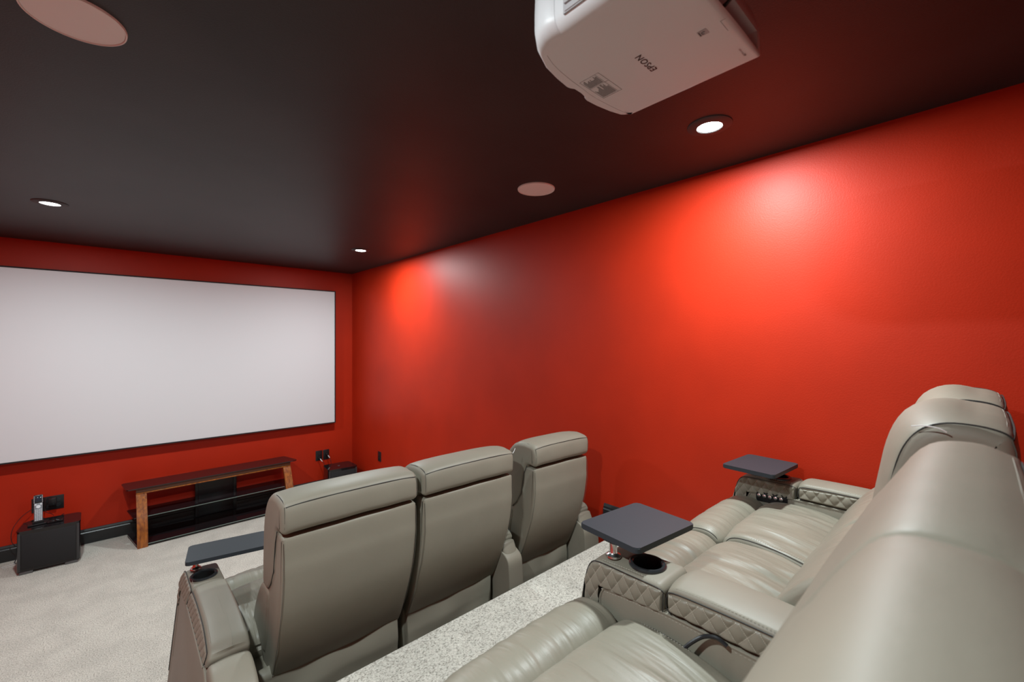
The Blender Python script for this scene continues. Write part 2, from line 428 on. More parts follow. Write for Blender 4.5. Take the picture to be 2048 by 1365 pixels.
def recliner(label, x0, x1, y0, z0, bx=None, arms=(), rz=0, group=None, crease=.0, seed=0, HP=HEADF, lift=0):
    """x0..x1 = width of the seat; bx = width of the back; arms = (side, xa, xb, has_tray, options)"""
    bx = bx or (x0, x1)
    xc = (x0+x1)/2; t = thing('recliner', label, 'recliner', (xc, y0, z0), rz, group)
    X = lambda v: v-xc
    a, b_ = X(x0), X(x1); ba, bb_ = X(bx[0]), X(bx[1])
    # base
    bm = bmesh.new(); P = fillet([(.165, .0), (.74, .0), (.74, .30), (.30, .33), (.165, .345)], .012, 3); 
    cushion(bm, P, a+.006, b_-.006, .008, nx=6, nend=3, disp=lambda x, y, z: .004*noise.noise(Vector((x*9, z*5, seed+3))))
    link('base', bm, LEA, t)
    bm = bmesh.new()        # slack fabric flap between back and base
    cushion(bm, fillet([(.150, .10), (.168, .10), (.175, .36), (.145, .345), (.138, .25)], .012, 4), a+.02, b_-.02, .006, nx=24, nend=3, disp=lambda x, y, z: .012*noise.noise(Vector((x*7, z*9, seed))))
    link('rear_flap', bm, LEA, t)
    # back shell
    bm = bmesh.new(); cushion(bm, v2(SHELLP, 4), ba+.003, bb_-.003, .012, nx=16, nend=4, crown=lambda t_, y, z: .004*(1-(2*t_-1)**2) if y < .15 else 0)
    sh = link('back_panel', bm, LEA, t)
    # headrest
    bm = bmesh.new()
    def hd(x, y, z):
        e = min(x-ba, bb_-x); q = math.exp(-(e/.05)**2)
        return .0025*q*noise.noise(Vector((x*30, y*30, z*30+seed))) + .0015*noise.noise(Vector((x*10, y*10, z*10)))
    cushion(bm, v2(HP, 3), ba-.003, bb_+.003, (.010 if HP is HEADP else .022), nx=22, crown={id(HEADP): headcrown_low, id(HEADB): headcrown_deep}.get(id(HP), headcrown), disp=hd, step=.012, droop=.006, nend=7)
    hr = link('headrest', bm, LEA, t)
    bm = bmesh.new()        # dark piping: rear seam and both ends
    n = 20
    kk = lambda k: 1-(2*k/n-1)**4
    rear = [(ba+.012+(bb_-ba-.024)*k/n, -.0012-(.0046*kk(k) if HP is not HEADP else .001), .9865+(.0032*kk(k) if HP is not HEADP else .001)-.006*(2*k/n-1)**4) for k in range(n+1)]
    tube(bm, rear, .0016, 6); link('piping', bm, DARKSEAM, hr)
    for xx in (ba+.0005, bb_-.0005):
        if HP is not HEADF: continue
        bm = bmesh.new(); tube(bm, [(xx, .058, .885), (xx, .080, .84), (xx, .103, .73), (xx, .140, .672), (xx, .17, .645), (xx, .235, .640)], .0016, 5); link('side_seam', bm, DARKSEAM, hr)
    for xx in (ba+.008, bb_-.008):
        bm = bmesh.new(); tube(bm, [(xx, .0005, .982), (xx, -.0045, .960), (xx, -.0055, .935), (xx, -.003, .908)], .0010, 5); link('corner_seam', bm, SEAMM, hr)
    pm = SEAMM if HP is HEADP else DARKSEAM
    top = crom([Vector(p) for p in HP[0:11]], 4)
    po = .0018 if HP is HEADB else -.003
    for xx, s in ((ba+.010, -1), (bb_-.010, 1)):
        pts = []
        for i, p in enumerate(top):
            q = top[min(i+1, len(top)-1)]-top[max(i-1, 0)]; nn = Vector((-q.y, q.x)).normalized()
            if nn.y < 0 and p.x < .2: nn = -nn
            pts.append((xx, p.x+nn.x*po, p.y+nn.y*po-.004))
        bm = bmesh.new(); tube(bm, pts, .0016, 6); link('piping', bm, pm, hr)
    # rear stitch line on the headrest roll
    bm = bmesh.new(); dashes(bm, [(p[0], p[1]+.009, p[2]+.0068) for p in rear], .005, .004, .0006)
    link('stitching', bm, THREAD, hr)
    for xx in (ba+.006, bb_-.006):
        bm = bmesh.new(); tube(bm, [(xx, .0035, .86), (xx, .0, .80), (xx, .0005, .745), (xx, .010, .68)] + [(xx, .026, .612), (xx, .050, .545), (xx, .079, .468), (xx, .112, .397), (xx, .142, .333)], .0009, 5); link('seam', bm, SEAMM, sh)
    # lumbar, seat, leg rest
    bm = bmesh.new(); cushion(bm, v2(LUMBP if HP is not HEADP else [(.15, .630), (.19, .640), (.225, .600), (.265, .52), (.30, .44), (.29, .41), (.22, .36), (.18, .42), (.16, .54)], 4), ba-.002, bb_+.002, .03, nx=14, disp=lambda x, y, z: .004*noise.noise(Vector((x*12, y*7, z*7+seed)))); link('lumbar_cushion', bm, LEAW, t)
    def wr(x, y, z):
        if z < .36: return 0
        f = noise.noise(Vector((x*34+y*6, y*6+seed*3.1, .3)))
        g = noise.noise(Vector((x*13+y*3, y*4, 4.7+seed)))*1.15
        f = f + .9*(.25-abs(noise.noise(Vector((x*27-y*4, y*3+seed, 9.1)))))
        rr_ = max(0, .72-y)/.4
        return crease*(.009*f*rr_ + .013*g*rr_) + .002*noise.noise(Vector((x*8, y*8, seed)))
    bm = bmesh.new(); cushion(bm, v2(SEATP, 4), a, b_, .022, nx=80, step=.012, nend=6, crown=lambda t_, y, z: .014*(1-(2*t_-1)**4) if z > .38 else 0, disp=wr)
    seat = link('seat_cushion', bm, LEAW, t)
    bm = bmesh.new(); cushion(bm, v2(LEGP, 4), a, b_, .022, nx=60, step=.012, nend=6, crown=lambda t_, y, z: .013*(1-(2*t_-1)**4), disp=lambda x, y, z: crease*(.0045*noise.noise(Vector((x*46, y*5+z*5, seed)))))
    leg = link('leg_rest', bm, LEAW, t)
    seat.location.z = leg.location.z = lift
    # piping along the side edges of seat and leg rest
    for par, PR, i0, i1, nm in ((seat, SEATP, 1, 6, 'piping'), (leg, LEGP, 0, 6, 'piping')):
        pts = crom([Vector(p) for p in PR[i0:i1]], 4)
        for xx in (a+.006, b_-.006):
            q = []
            for k, p in enumerate(pts):
                tt = pts[min(k+1, len(pts)-1)]-pts[max(k-1, 0)]; nn = Vector((-tt.y, tt.x)).normalized()
                if nn.y < 0 and nn.x < 0: nn = -nn
                q.append((xx, p.x-nn.x*.0060, p.y-nn.y*.0060))
            bm = bmesh.new(); tube(bm, q, .0013, 5); link(nm, bm, DARKSEAM, par)
            bm = bmesh.new(); dx = .010 if xx < 0 else -.010
            dashes(bm, [(p[0]+dx, p[1], p[2]+.0072) for p in q[:-4]], .0035, .0035, .0006); link('stitching', bm, THREAD, par)
    # arms
    for (side, xa, xb, tray, opt) in arms:
        arm(t, X(xa), X(xb), side, tray, opt)
    return t
def arm(t, xa, xb, side, tray, opt):
    w_ = xb-xa; xm = (xa+xb)/2; ZT = .545
    ar = bpy.data.objects.new('armrest', None); C.objects.link(ar); ar.parent = t
    def flare(bm):
        if 'S' in opt:
            for v in bm.verts:
                if v.co.x < xm: v.co.x -= (.10 if v.co.z < .49 else .28)*(.49-v.co.z)
    # body below the quilted caps
    bm = bmesh.new()
    P = fillet([(.02, .0), (.762, .0), (.762, .44), (.745, .475), (.57, .487), (.36, .487), (.12, .484), (.03, .44), (.02, .30)], [0, 0, .02, .02, 0, 0, .03, .03, 0], 4)
    cushion(bm, P, xa-.002, xb+.002, .006, nx=2, nend=3); flare(bm); body = link('arm_body', bm, LEA, ar)
    # piping + stitches along the body's upper rim
    rim = [(.752, .20), (.752, .42), (.750, .450), (.742, .468), (.725, .4745), (.57, .4865), (.36, .4855), (.13, .482)]
    for xx, s in ((xa-.001, -1), (xb+.001, 1)):
        bm = bmesh.new(); bs = bmesh.new()
        rp = crom([Vector(p) for p in rim], 5)
        tube(bm, [(xx, p.x, p.y-.001) for p in rp], .0028, 6); flare(bm)
        q = []
        for k, p in enumerate(rp):
            tt = rp[min(k+1, len(rp)-1)]-rp[max(k-1, 0)]; nn = Vector((tt.y, -tt.x)).normalized()
            if nn.y > 0: nn = -nn
            if abs(nn.y) < .2: nn = Vector((-1, 0))
            q.append((xx+s*.0005, p.x+nn.x*.008, p.y+nn.y*.008))
        dashes(bs, q, .0045, .0045, .0008); flare(bs)
        link('rim_piping', bm, LEA, ar); link('rim_stitching', bs, THREAD, ar)
    # console block with the cup hole, wraps down the front
    bm = bmesh.new()
    CP = [(.568, .478), (.566, .535), (.578, .547), (.76, .540), (.790, .525), (.808, .480), (.812, .462), (.765, .462)]
    P = fillet(CP, [.004, .012, .012, .03, .03, .02, .002, .002], 5)
    cushion(bm, P, xa, xb, .010, nx=6, nend=4, crown=lambda t_, y, z: .003*(1-(2*t_-1)**2) if z > .5 else 0)
    flare(bm); con = link('console', bm, LEA, ar)
    fb = bmesh.new(); cushion(fb, fillet([(.764, .466), (.811, .466), (.828, .40), (.845, .02), (.764, .02)], [.002, .002, .05, .01, 0], 5), xa, xb, .010, nx=6, nend=4); flare(fb)
    link('console_front', fb, LEA, ar)
    cy = .648
    cb = bmesh.new(); cyl(cb, (xm, cy, .53), .0385, .16, 40); cut = link('cutter', cb, LEA, t)
    boolean(con, cut)
    try: con.data.set_sharp_from_angle(angle=math.radians(40))
    except Exception: pass
    # pad
    bm = bmesh.new()
    PP = fillet([(.556, .492), (.558, .540), (.540, .556), (.40, .560), (.28, .556), (.13, .538), (.098, .515), (.105, .488)], [.008, .014, .02, .05, .05, .03, .02, .006], 5)
    cushion(bm, P if False else PP, xa-.001, xb+.001, .012, nx=8, nend=5, crown=lambda t_, y, z: .008*(1-(2*t_-1)**2) if z > .52 else 0, disp=lambda x, y, z: .0012*noise.noise(Vector((x*30, y*12, z*10))))
    flare(bm); pad = link('arm_pad', bm, LEA, ar)
    # rear cushion that drops behind the pad
    bm = bmesh.new()
    RP = fillet([(.100, .40), (.100, .502), (.05, .504), (-.03, .478), (-.070, .425), (-.074, .20), (-.05, .06), (.10, .06)] if 'S' in opt else
                [(.100, .40), (.100, .498), (.085, .500), (.055, .440), (.035, .30), (.03, .20), (.03, .10), (.10, .10)], [.01, .02, .02, .04, .04, .03, .02, .01], 5)
    cushion(bm, RP, xa+.002, xb-.002, .014, nx=8, nend=5, crown=lambda t_, y, z: .007*(1-(2*t_-1)**2)); link('rear_cushion', bm, LEA, ar)
    # quilted side panels, piping
    for xx, s, want in ((xa, -1, 'L' in opt), (xb, 1, 'R' in opt)):
        if not want: continue
        bm = bmesh.new()
        lo1 = lambda y: .470+(.765-y)/.2*.012
        hi1 = lambda y: .5375 if y < .755 else .5375-(y-.755)**1.6*2.6
        quilt(bm, xx-s*.002, s, .570, .757, lo1, hi1, nu=84, nv=30, fade=(1, 0, 1, 1), off=(.03, .01))
        quilt(bm, xx-s*.002, s, .757, .806, lambda y: (.40 if 'S' in opt else .03), lambda y: hi1(y) if y < .782 else (.5375-(.782-.755)**1.6*2.6)-(y-.782)*2.2, nu=26, nv=150, fade=(0, 1, 1, 1), off=(.03, .01)); flare(bm)
        link('quilted_panel', bm, LEAQ, con)
        bm = bmesh.new()
        lo2 = lambda y: .495
        hi2 = lambda y: .546-.010*abs((y-.36)/.2)**2 - (max(0, .16-y)*.35)
        quilt(bm, xx-s*.002, s, .118, .553, lo2, hi2, nu=170, nv=22, cw=.040, ch=.050, fade=(1, 1, 1, 1), off=(.013, .022)); flare(bm)
        link('quilted_panel', bm, LEAQ, pad)
        # dark piping round the panels
        bm = bmesh.new()
        q = [(xx+s*.0015, p[0], p[1]) for p in crom([Vector(v) for v in [(.567, .486), (.566, .525), (.574, .540), (.66, .5405), (.755, .5395), (.783, .528), (.800, .492), (.812, .43), (.822, .30), (.828, .10)]], 4)]
        tube(bm, q, .0014, 6); flare(bm); link('piping', bm, DARKSEAM, con)
        bm = bmesh.new()
        q = [(xx+s*.0025, p[0], p[1]) for p in crom([Vector(v) for v in [(.12, .494), (.118, .520), (.14, .532), (.25, .547), (.36, .550), (.46, .549), (.540, .545), (.555, .532), (.557, .505), (.545, .492)]], 4)]
        tube(bm, q, .0015, 6); flare(bm)
        link('piping', bm, DARKSEAM, pad)
        bm = bmesh.new(); dashes(bm, [(xx-s*.004, .58, .5525), (xx-s*.004, .66, .5515), (xx-s*.004, .755, .546)], .004, .0035, .0006); flare(bm)
        link('stitching', bm, THREAD, con)
        bm = bmesh.new(); dashes(bm, [(xx-s*.006, p.x, p.y+.0105) for p in crom([Vector(v) for v in [(.15, .534), (.25, .546), (.36, .5495), (.46, .5485), (.54, .5455)]], 4)], .004, .0035, .0006); flare(bm)
        link('stitching', bm, THREAD, pad)
    # cup holder
    ch = bmesh.new(); lathe(ch, [(.0375, -.004), (.0375, .002), (.0400, .0045), (.0455, .0045), (.0490, .0015), (.0495, -.003)], c=(xm, cy, .551), seg=56)
    cupo = link('cup_holder', ch, CUPRIM, ar)
    ch = bmesh.new(); lathe(ch, [(.0385, .0), (.0375, -.075), (.0001, -.077)], c=(xm, cy, .551), seg=40); link('cup_well', ch, CUPIN, cupo)
    if tray:
        tr = bpy.data.objects.new('swivel_tray', None); C.objects.link(tr); tr.parent = ar
        px, py = xm+tray.get('dx', 0), .738
        bm = bmesh.new(); lathe(bm, [(.0001, .548), (.021, .548), (.020, .553), (.013, .557), (.0105, .560), (.0105, .594), (.0001, .594)], c=(px, py, 0), seg=32)
        link('post', bm, CHROME, ar)
        bm = bmesh.new()
        M_ = Matrix.Rotation(tray.get('rot', 0), 2)
        W, D = tray.get('size', (.268, .208))
        cx, cyy = px+tray['ox'], py+tray['oy']
        pl = []
        for p in fillet([(-W/2, -D/2), (W/2, -D/2), (W/2, D/2), (-W/2, D/2)], .014, 5):
            q = M_ @ p; pl.append((cx+q.x, cyy+q.y))
        plane_prism(bm, pl, .600, .616, .002); tb = link('tray', bm, TRAYM, ar)
        bm = bmesh.new(); pp = []
        for p in fillet([(-.045, -.026), (.045, -.026), (.045, .026), (-.045, .026)], .010, 4):
            q = M_ @ p; pp.append((px+(.02 if tray['ox'] > 0 else -.02)+q.x, py-.004+q.y))
        plane_prism(bm, pp, .594, .600, .001); link('bracket', bm, BLACKP, tb)
        bpy.data.objects.remove(tr)
    if 'K' in opt:      # control plate with five chrome knobs on the inner face
        xf = xa-.001
        bm = bmesh.new()
        pl = fillet([(.690, .452), (.570, .452), (.570, .505), (.700, .505)], .015, 5) if False else fillet([(.716, .458), (.594, .462), (.594, .508), (.716, .497)], .012, 5)
        pl = [Vector((p.x, p.y-.012)) for p in pl]
        A = [bm.verts.new((xf-.004, p.x, p.y)) for p in pl]; B = [bm.verts.new((xf+.006, p.x, p.y)) for p in pl]
        bm.faces.new(A); bm.faces.new(B[::-1])
        for i in range(len(pl)): bm.faces.new((A[i], A[(i+1) % len(pl)], B[(i+1) % len(pl)], B[i]))
        kp = link('control_plate', bm, BLACKP, ar)
        for k in range(5):
            bm = bmesh.new(); lathe(bm, [(.0001, 0), (.0075, 0), (.0085, -.003), (.0075, -.006), (.003, -.008), (.0001, -.008)], c=(xf-.004, .703-.0215*k, .472+.0008*k), M=Matrix.Rotation(PI/2, 4, 'Y'), seg=20)
            link('knob', bm, CHROME, kp)
    # quilting on the front face
    return ar

Y0B, Y0F = -.035, 1.572
recliner('greige leather recliner beside the red wall in the rear row, knobs on its armrest', 1.606, 2.094, Y0B, Z2, bx=(1.612, 2.080),
         arms=[('R', 2.100, 2.232, dict(ox=-.078, oy=-.045, rot=math.radians(-4), dx=-.01), 'LK')], group='rear row recliners', crease=1, seed=1, HP=HEADB, lift=.012)
recliner('greige leather recliner in the rear row with tray and cup holder over the middle armrest', 1.136, 1.602, Y0B, Z2, bx=(1.140, 1.604),
         arms=[('L', .990, 1.128, dict(ox=.103, oy=-.012, rot=math.radians(-6), dx=-.028), 'L')], group='rear row recliners', crease=1.2, seed=2, HP=HEADB)
s3 = recliner('greige leather rear row recliner with a black cable poking out beside its seat', .484, .972, Y0B, Z2, bx=(.4775, .955), group='rear row recliners', crease=.8, seed=5, HP=HEADP)
recliner('greige leather recliner nearest the camera, its back filling the bottom right corner', .0, .4685, Y0B, Z2, bx=(.0, .4695), group='rear row recliners', crease=.6, seed=7, HP=HEADP)
recliner('greige leather recliner at the left end of the front row with a dark tray', .345, .918, Y0F, Z1, bx=(.402, .912),
         arms=[('L', .205, .332, dict(ox=.118, oy=-.015, rot=math.radians(-10), dx=-.018, size=(.30, .178)), 'LS')], group='front row recliners', crease=.8, seed=11)
recliner('greige leather recliner in the middle of the front row', .926, 1.440, Y0F, Z1, bx=(.940, 1.450),
         arms=[('R', 1.444, 1.536, None, 'R')], group='front row recliners', crease=.8, seed=13)
recliner('greige leather recliner at the right end of the front row, set apart by a gap', 1.552, 2.005, Y0F-.025, Z1, bx=(1.577, 2.006),
         arms=[('R', 2.011, 2.135, None, 'LR')], group='front row recliners', crease=.8, seed=17, rz=math.radians(-1.5))
bm = bmesh.new(); tube(bm, crom([(.210, .530, .415), (.226, .505, .440), (.236, .482, .468), (.243, .458, .490), (.248, .432, .498), (.2495, .410, .490)], 6), .0045, 8)
link('cable', bm, CABLEM, s3)

# ------------------------------------------------------------------ small white tags on the backs
def wire(label, pts):
    bm = bmesh.new(); tube(bm, crom(pts, 5), .0013, 6); tag(link('plastic_tag', bm, WHITEP), label, 'tag')
wire('thin white plastic tag sticking up from the middle front row back', [(1.440, 1.60, 1.285), (1.455, 1.598, 1.292), (1.472, 1.596, 1.305), (1.482, 1.596, 1.322)])
wire('thin white plastic tag sticking out behind the rear row headrests near the wall', [(1.598, .004, 1.688), (1.600, -.012, 1.687), (1.600, -.040, 1.686)])
wire('curled white plastic tag on the side of the second rear row headrest', [(1.128, .093, 1.700), (1.124, .075, 1.704), (1.122, .055, 1.702), (1.124, .045, 1.696)])

# ------------------------------------------------------------------ projector
def projector():
    zb, zt = 2.440, 2.600
    t = thing('projector', 'white projector hanging upside down from the black ceiling', 'projector', (.78, .455, zb))
    ox, oy = .78, .455
    def loc(ps): return [Vector((p[0]-ox, p[1]-oy)) for p in ps]
    # plan outline: back edge y=.305, sides x=.596/.962, curved front with a lens notch
    front = [(.962, .600), (.957, .618), (.945, .626), (.912, .635), (.868, .642), (.832, .6445)]
    notch = [(.822, .642), (.814, .637), (.796, .634), (.772, .634), (.762, .639), (.754, .6405)]
    left = [(.714, .635), (.669, .625), (.625, .608), (.600, .590), (.5915, .570), (.591, .552), (.591, .552)]
    core = [(.962, .305), (.962, .602), (.913, .612), (.848, .618), (.781, .615), (.731, .612), (.668, .602), (.628, .588), (.606, .565), (.598, .53), (.596, .345), (.602, .312), (.612, .305)]
    Pc = loc(core)
    seam = loc([(.962, .602), (.956, .606), (.945, .6085), (.913, .613), (.87, .617), (.84, .619), (.83, .619), (.82, .619), (.805, .618), (.785, .6165), (.765, .615), (.745, .614), (.70, .609), (.668, .603), (.638, .593), (.615, .577), (.604, .558), (.596, .535)])
    RL = .028
    def rad(p, edge):       # radius of the rounded lower edge at this corner of the outline
        k = min(1, max(0, (-.135-p.x)/.035)); return edge*(1-k)+RL*k
    def shell(bm, P, edges, z0, z1, seg=7):
        L = len(P); rings = []
        for k in range(seg+1):
            a = PI/2*k/seg; ring = []
            for p, e in zip(P, edges):
                r = rad(p, e); ins = r*(1-math.sin(a)); z = z0 + r*(1-math.cos(a)); kx = min(1, max(0, (-.135-p.x)/.035))
                x = p.x + ins*kx - (ins if p.x > .17 else 0)
                y = p.y + (ins if p.y < -.14 else (-ins*(1-kx) if e > .005 and p.y > .1 else 0))
                ring.append(bm.verts.new((x, y, z)))
            rings.append(ring)
        for z, d, e in ((.06, .002, 0), (.10, .014, .002), (.125, .027, .008), (.143, .042, .02), (z1, .065, .04)):
            rings.append([bm.verts.new((p.x-(e if p.x > .1 else (-e if p.x < -.1 else 0)), p.y+(d if p.y < -.14 else 0), z)) for p in P])
        bm.faces.new(rings[0][::-1]); bm.faces.new(rings[-1])
        for A, B in zip(rings[:-1], rings[1:]):
            for i in range(L): bm.faces.new((A[i], A[(i+1) % L], B[(i+1) % L], B[i]))
    rear = loc([(.596, .345), (.602, .312), (.612, .305), (.962, .305)])
    bm = bmesh.new(); shell(bm, seam+rear, [.0004]*len(seam)+[.006]*4, 0, zt-zb)
    bodyo = link('housing', bm, PROJW, t, ang=35)
    # rear connector bay cut into the back face
    cb = bmesh.new(); box(cb, (-.135, -.20, .010), (.168, -.118, .048)); cut = link('cutter', cb, PROJD, t); boolean(bodyo, cut)
    for p in bodyo.data.polygons: p.use_smooth = True
    try: bodyo.data.set_sharp_from_angle(angle=math.radians(35))
    except Exception: pass
    bm = bmesh.new(); box(bm, (-.134, -.1225, .0105), (.167, -.119, .0475)); link('connector_bay', bm, PROJD, bodyo, smooth=False)
    bm = bmesh.new()
    for k in range(5): box(bm, (-.10+.05*k, -.128, .018), (-.07+.05*k, -.121, .036), .002)
    link('connector', bm, SILV, bodyo, smooth=False)
    # front bezel following the curve, with the notch
    fo = loc([(.964, .602)] + front[1:] + notch + left[:-1] + [(.594, .540), (.5955, .5352)])
    bm = bmesh.new(); shell(bm, [Vector((p.x, p.y+.0009)) for p in seam[::-1]]+fo, [.0004]*len(seam)+[.007]*len(fo), 0, .150)
    link('front_bezel', bm, PROJW, t, ang=35)
    # lens
    bm = bmesh.new(); lathe(bm, [(.0001, .012), (.03, .010), (.036, .016), (.036, -.01)], c=(-.0, .172, .075), M=Matrix.Rotation(-PI/2, 4, 'X'), seg=32); link('lens', bm, GLOSSBLK, t)
    # side vent grille on the left wall
    bm = bmesh.new()
    for k in range(8): box(bm, (-.1890 if k else -.1870, -.115, .018+.013*k), (-.1800, .054, .024+.013*k), .001)
    box(bm, (-.1850, -.118, .016), (-.181, .058, .122)); link('vent_grille', bm, PROJG, bodyo, smooth=False)
    # feet
    for (fx, fy) in ():
        bm = bmesh.new(); cyl(bm, (fx, fy, -.0005), .004, .002, 16); link('foot', bm, PROJG, t)
    # printed marks, all on the underside facing down
    def text(s, size, cx, cy, mat, name, ital=0, rot=0):
        cu = bpy.data.curves.new(name, 'FONT'); cu.body = s; cu.size = size; cu.align_x = 'CENTER'; cu.align_y = 'CENTER'; cu.shear = ital; cu.resolution_u = 3
        cu.space_line = .9; cu.offset = .0002 if size > .01 else 0; cu.space_character = 1.12 if size > .01 else 1
        o = bpy.data.objects.new('tmp', cu); C.objects.link(o); bpy.context.view_layer.update()
        me = bpy.data.meshes.new_from_object(o.evaluated_get(bpy.context.evaluated_depsgraph_get())); bpy.data.objects.remove(o)
        # local x -> -X world, local y -> +Y world, normal -> -Z
        for v in me.vertices:
            q = Matrix.Rotation(rot, 2) @ Vector((v.co.x, v.co.y)); v.co = (-q.x+cx-ox, q.y+cy-oy, -.0009)
        me.materials.append(mat)
        ob = bpy.data.objects.new(name, me); C.objects.link(ob); ob.parent = bodyo; return ob
    text('EPSON', .0205, .808, .470, INK, 'lettering').data.name = 'lettering'
    bm = bmesh.new()
    def rectline(x0, x1, y0, y1, r=.00035):
        tube(bm, [(x0-ox, y0-oy, -.0006), (x1-ox, y0-oy, -.0006), (x1-ox, y1-oy, -.0006), (x0-ox, y1-oy, -.0006)], r, 4, closed=True)
    rectline(.760, .850, .557, .607)
    tube(bm, [(.760-ox, .5665-oy, -.0006), (.850-ox, .5665-oy, -.0006)], .0003, 4); tube(bm, [(.798-ox, .557-oy, -.0006), (.798-ox, .607-oy, -.0006)], .0003, 4)
    link('label_outline', bm, INKG, bodyo)
    rnd = random.Random(4); bm = bmesh.new()
    for blk, (u0, u1) in enumerate(((.763, .795), (.801, .846))):
        yy = .604
        while yy > .569:
            ww = rnd.uniform(.55, 1)*(u1-u0)
            x = u1
            while x > u1-ww:
                l = rnd.uniform(.0015, .005); box(bm, (x-l-ox, yy-.0011-oy, -.0008), (x-ox, yy-oy, -.0004)); x -= l+.0008
            yy -= .0026
    link('label_print', bm, INKG, bodyo, smooth=False)
    bm = bmesh.new(); box(bm, (.798-ox, .344-oy, -.0008), (.8135-ox, .361-oy, -.0002)); st = link('sticker', bm, PROJG, bodyo, smooth=False)
    bm = bmesh.new()
    pts = [(.806-ox+.0035*math.cos(a*.3), .3515-oy+.0035*math.sin(a*.3), -.0012) for a in range(0, 15)]
    tube(bm, pts, .0006, 4)
    for k in range(4): box(bm, (.8095-ox-.003*k, .3575-oy, -.0013), (.8112-ox-.003*k, .3595-oy, -.0008))
    link('sticker_print', bm, INK, bodyo, smooth=False)
    text('4K', .0085, .929, .3225, INK, 'small_print'); text('PRO-UHD', .0048, .914, .3235, INK, 'small_print')
    bm = bmesh.new(); tube(bm, [(.80-ox, .3055-oy+.004, -.0004), (.80-ox, .319-oy, -.0004), (.835-ox, .319-oy, -.0004)], .0003, 4); link('panel_seam', bm, INKG, bodyo)
    text('I  II  II\nI  I', .0045, .942, .602, INKG, 'small_print')
    # mount and pipe
    bm = bmesh.new(); box(bm, (-.09, -.09, .160), (.09, .07, .168), .002); cyl(bm, (0, 0, .21), .022, .10, 24); cyl(bm, (0, 0, .288), .06, .022, 32)
    link('ceiling_mount', bm, BLACKP, t)
    bm = bmesh.new(); tube(bm, crom([(.03, -.121, .028), (.028, -.15, .036), (.02, -.165, .07), (.01, -.15, .12), (.0, -.10, .18), (.0, -.03, .26), (0, -.03, .297)], 6), .0035, 8); link('power_cord', bm, CABLEM, t)
projector()

# ------------------------------------------------------------------ media stand
def stand():
    # origin at the front left foot; local +x along the front edge, +y towards the wall
    t = thing('media_stand', 'long low media stand with amber wood legs and smoked glass shelves', 'tv stand', (.130, 5.10, 0), math.radians(1.6))
    Wd = 1.32
    bm = bmesh.new(); P = fillet([(-.07, .165), (-.055, .150), (Wd+.050, .150), (Wd+.075, .175), (Wd+.015, .435), (-.095, .435)], [.01, .02, .02, .02, .03, .03], 5)
    plane_prism(bm, P, .496, .504, .002); link('glass_top', bm, SMOKE, t)
    for xx in (0, Wd-.075):
        bm = bmesh.new()      # bowed leg: wide face to the front
        outer = crom([(0, 0), (.020, .12), (.060, .25), (.115, .37), (.158, .448)], 5); inner = [(p[0]+.030, p[1]) for p in outer]
        P = [Vector(p) for p in outer] + [Vector(p) for p in inner[::-1]]
        v0 = [bm.verts.new((xx, p[0], p[1])) for p in P]; v1 = [bm.verts.new((xx+.075, p[0], p[1])) for p in P]
        fs = [bm.faces.new(v0[::-1]), bm.faces.new(v1)]
        for i in range(len(P)): bm.faces.new((v0[i], v0[(i+1) % len(P)], v1[(i+1) % len(P)], v1[i]))
        bmesh.ops.bevel(bm, geom=[e for f in fs for e in f.edges], offset=.002, segments=2, affect='EDGES')
        link('leg', bm, WOOD, t)
    bm = bmesh.new(); box(bm, (0, .160, .458), (Wd, .190, .494), .002); rl = link('rail', bm, WOODD, t)
    bm = bmesh.new(); box(bm, (0, .154, .448), (Wd, .192, .458), .002); link('rail_edge', bm, WOOD, rl)
    for xx in (.02, Wd-.05):
        bm = bmesh.new(); box(bm, (xx, .190, .455), (xx+.03, .40, .490), .002); link('cross_rail', bm, BLACKP, t)
    for z, ya, yb in ((.243, .100, .40), (.020, .015, .40)):
        bm = bmesh.new(); P = fillet([(-.02 if z > .1 else -.004, ya+.01), (.02, ya), (Wd-.02, ya), (Wd+.02, ya+.01), (Wd+.03, yb), (-.055, yb)], .012, 4)
        plane_prism(bm, P, z, z+.008); g = link('glass_shelf', bm, SMOKE, t, smooth=False)
        bm = bmesh.new(); tube(bm, [(.075, ya-.001, z+.004), (Wd-.078, ya-.001, z+.004)], .0028, 6); link('glass_edge', bm, GLASSEDGE, g)
    bm = bmesh.new(); box(bm, (Wd*.36, .405, .03), (Wd*.64, .425, .492), .004)
    box(bm, (Wd*.36, .398, .03), (Wd*.36+.03, .407, .492), .002); box(bm, (Wd*.64-.03, .398, .03), (Wd*.64, .407, .492), .002)
    link('rear_column', bm, BLACKP, t)
    bm = bmesh.new(); tube(bm, [(Wd*.5+x, .397, .16+z) for x, z in ((-.08, 0), (-.06, .015), (.06, .015), (.08, 0), (.06, -.015), (-.06, -.015))], .002, 6, closed=True); link('cable_slot', bm, BLACKP, t)
    bm = bmesh.new(); box(bm, (.01, .03, 0), (Wd-.01, .40, .019), .002); link('plinth', bm, BLACKP, t)
stand()

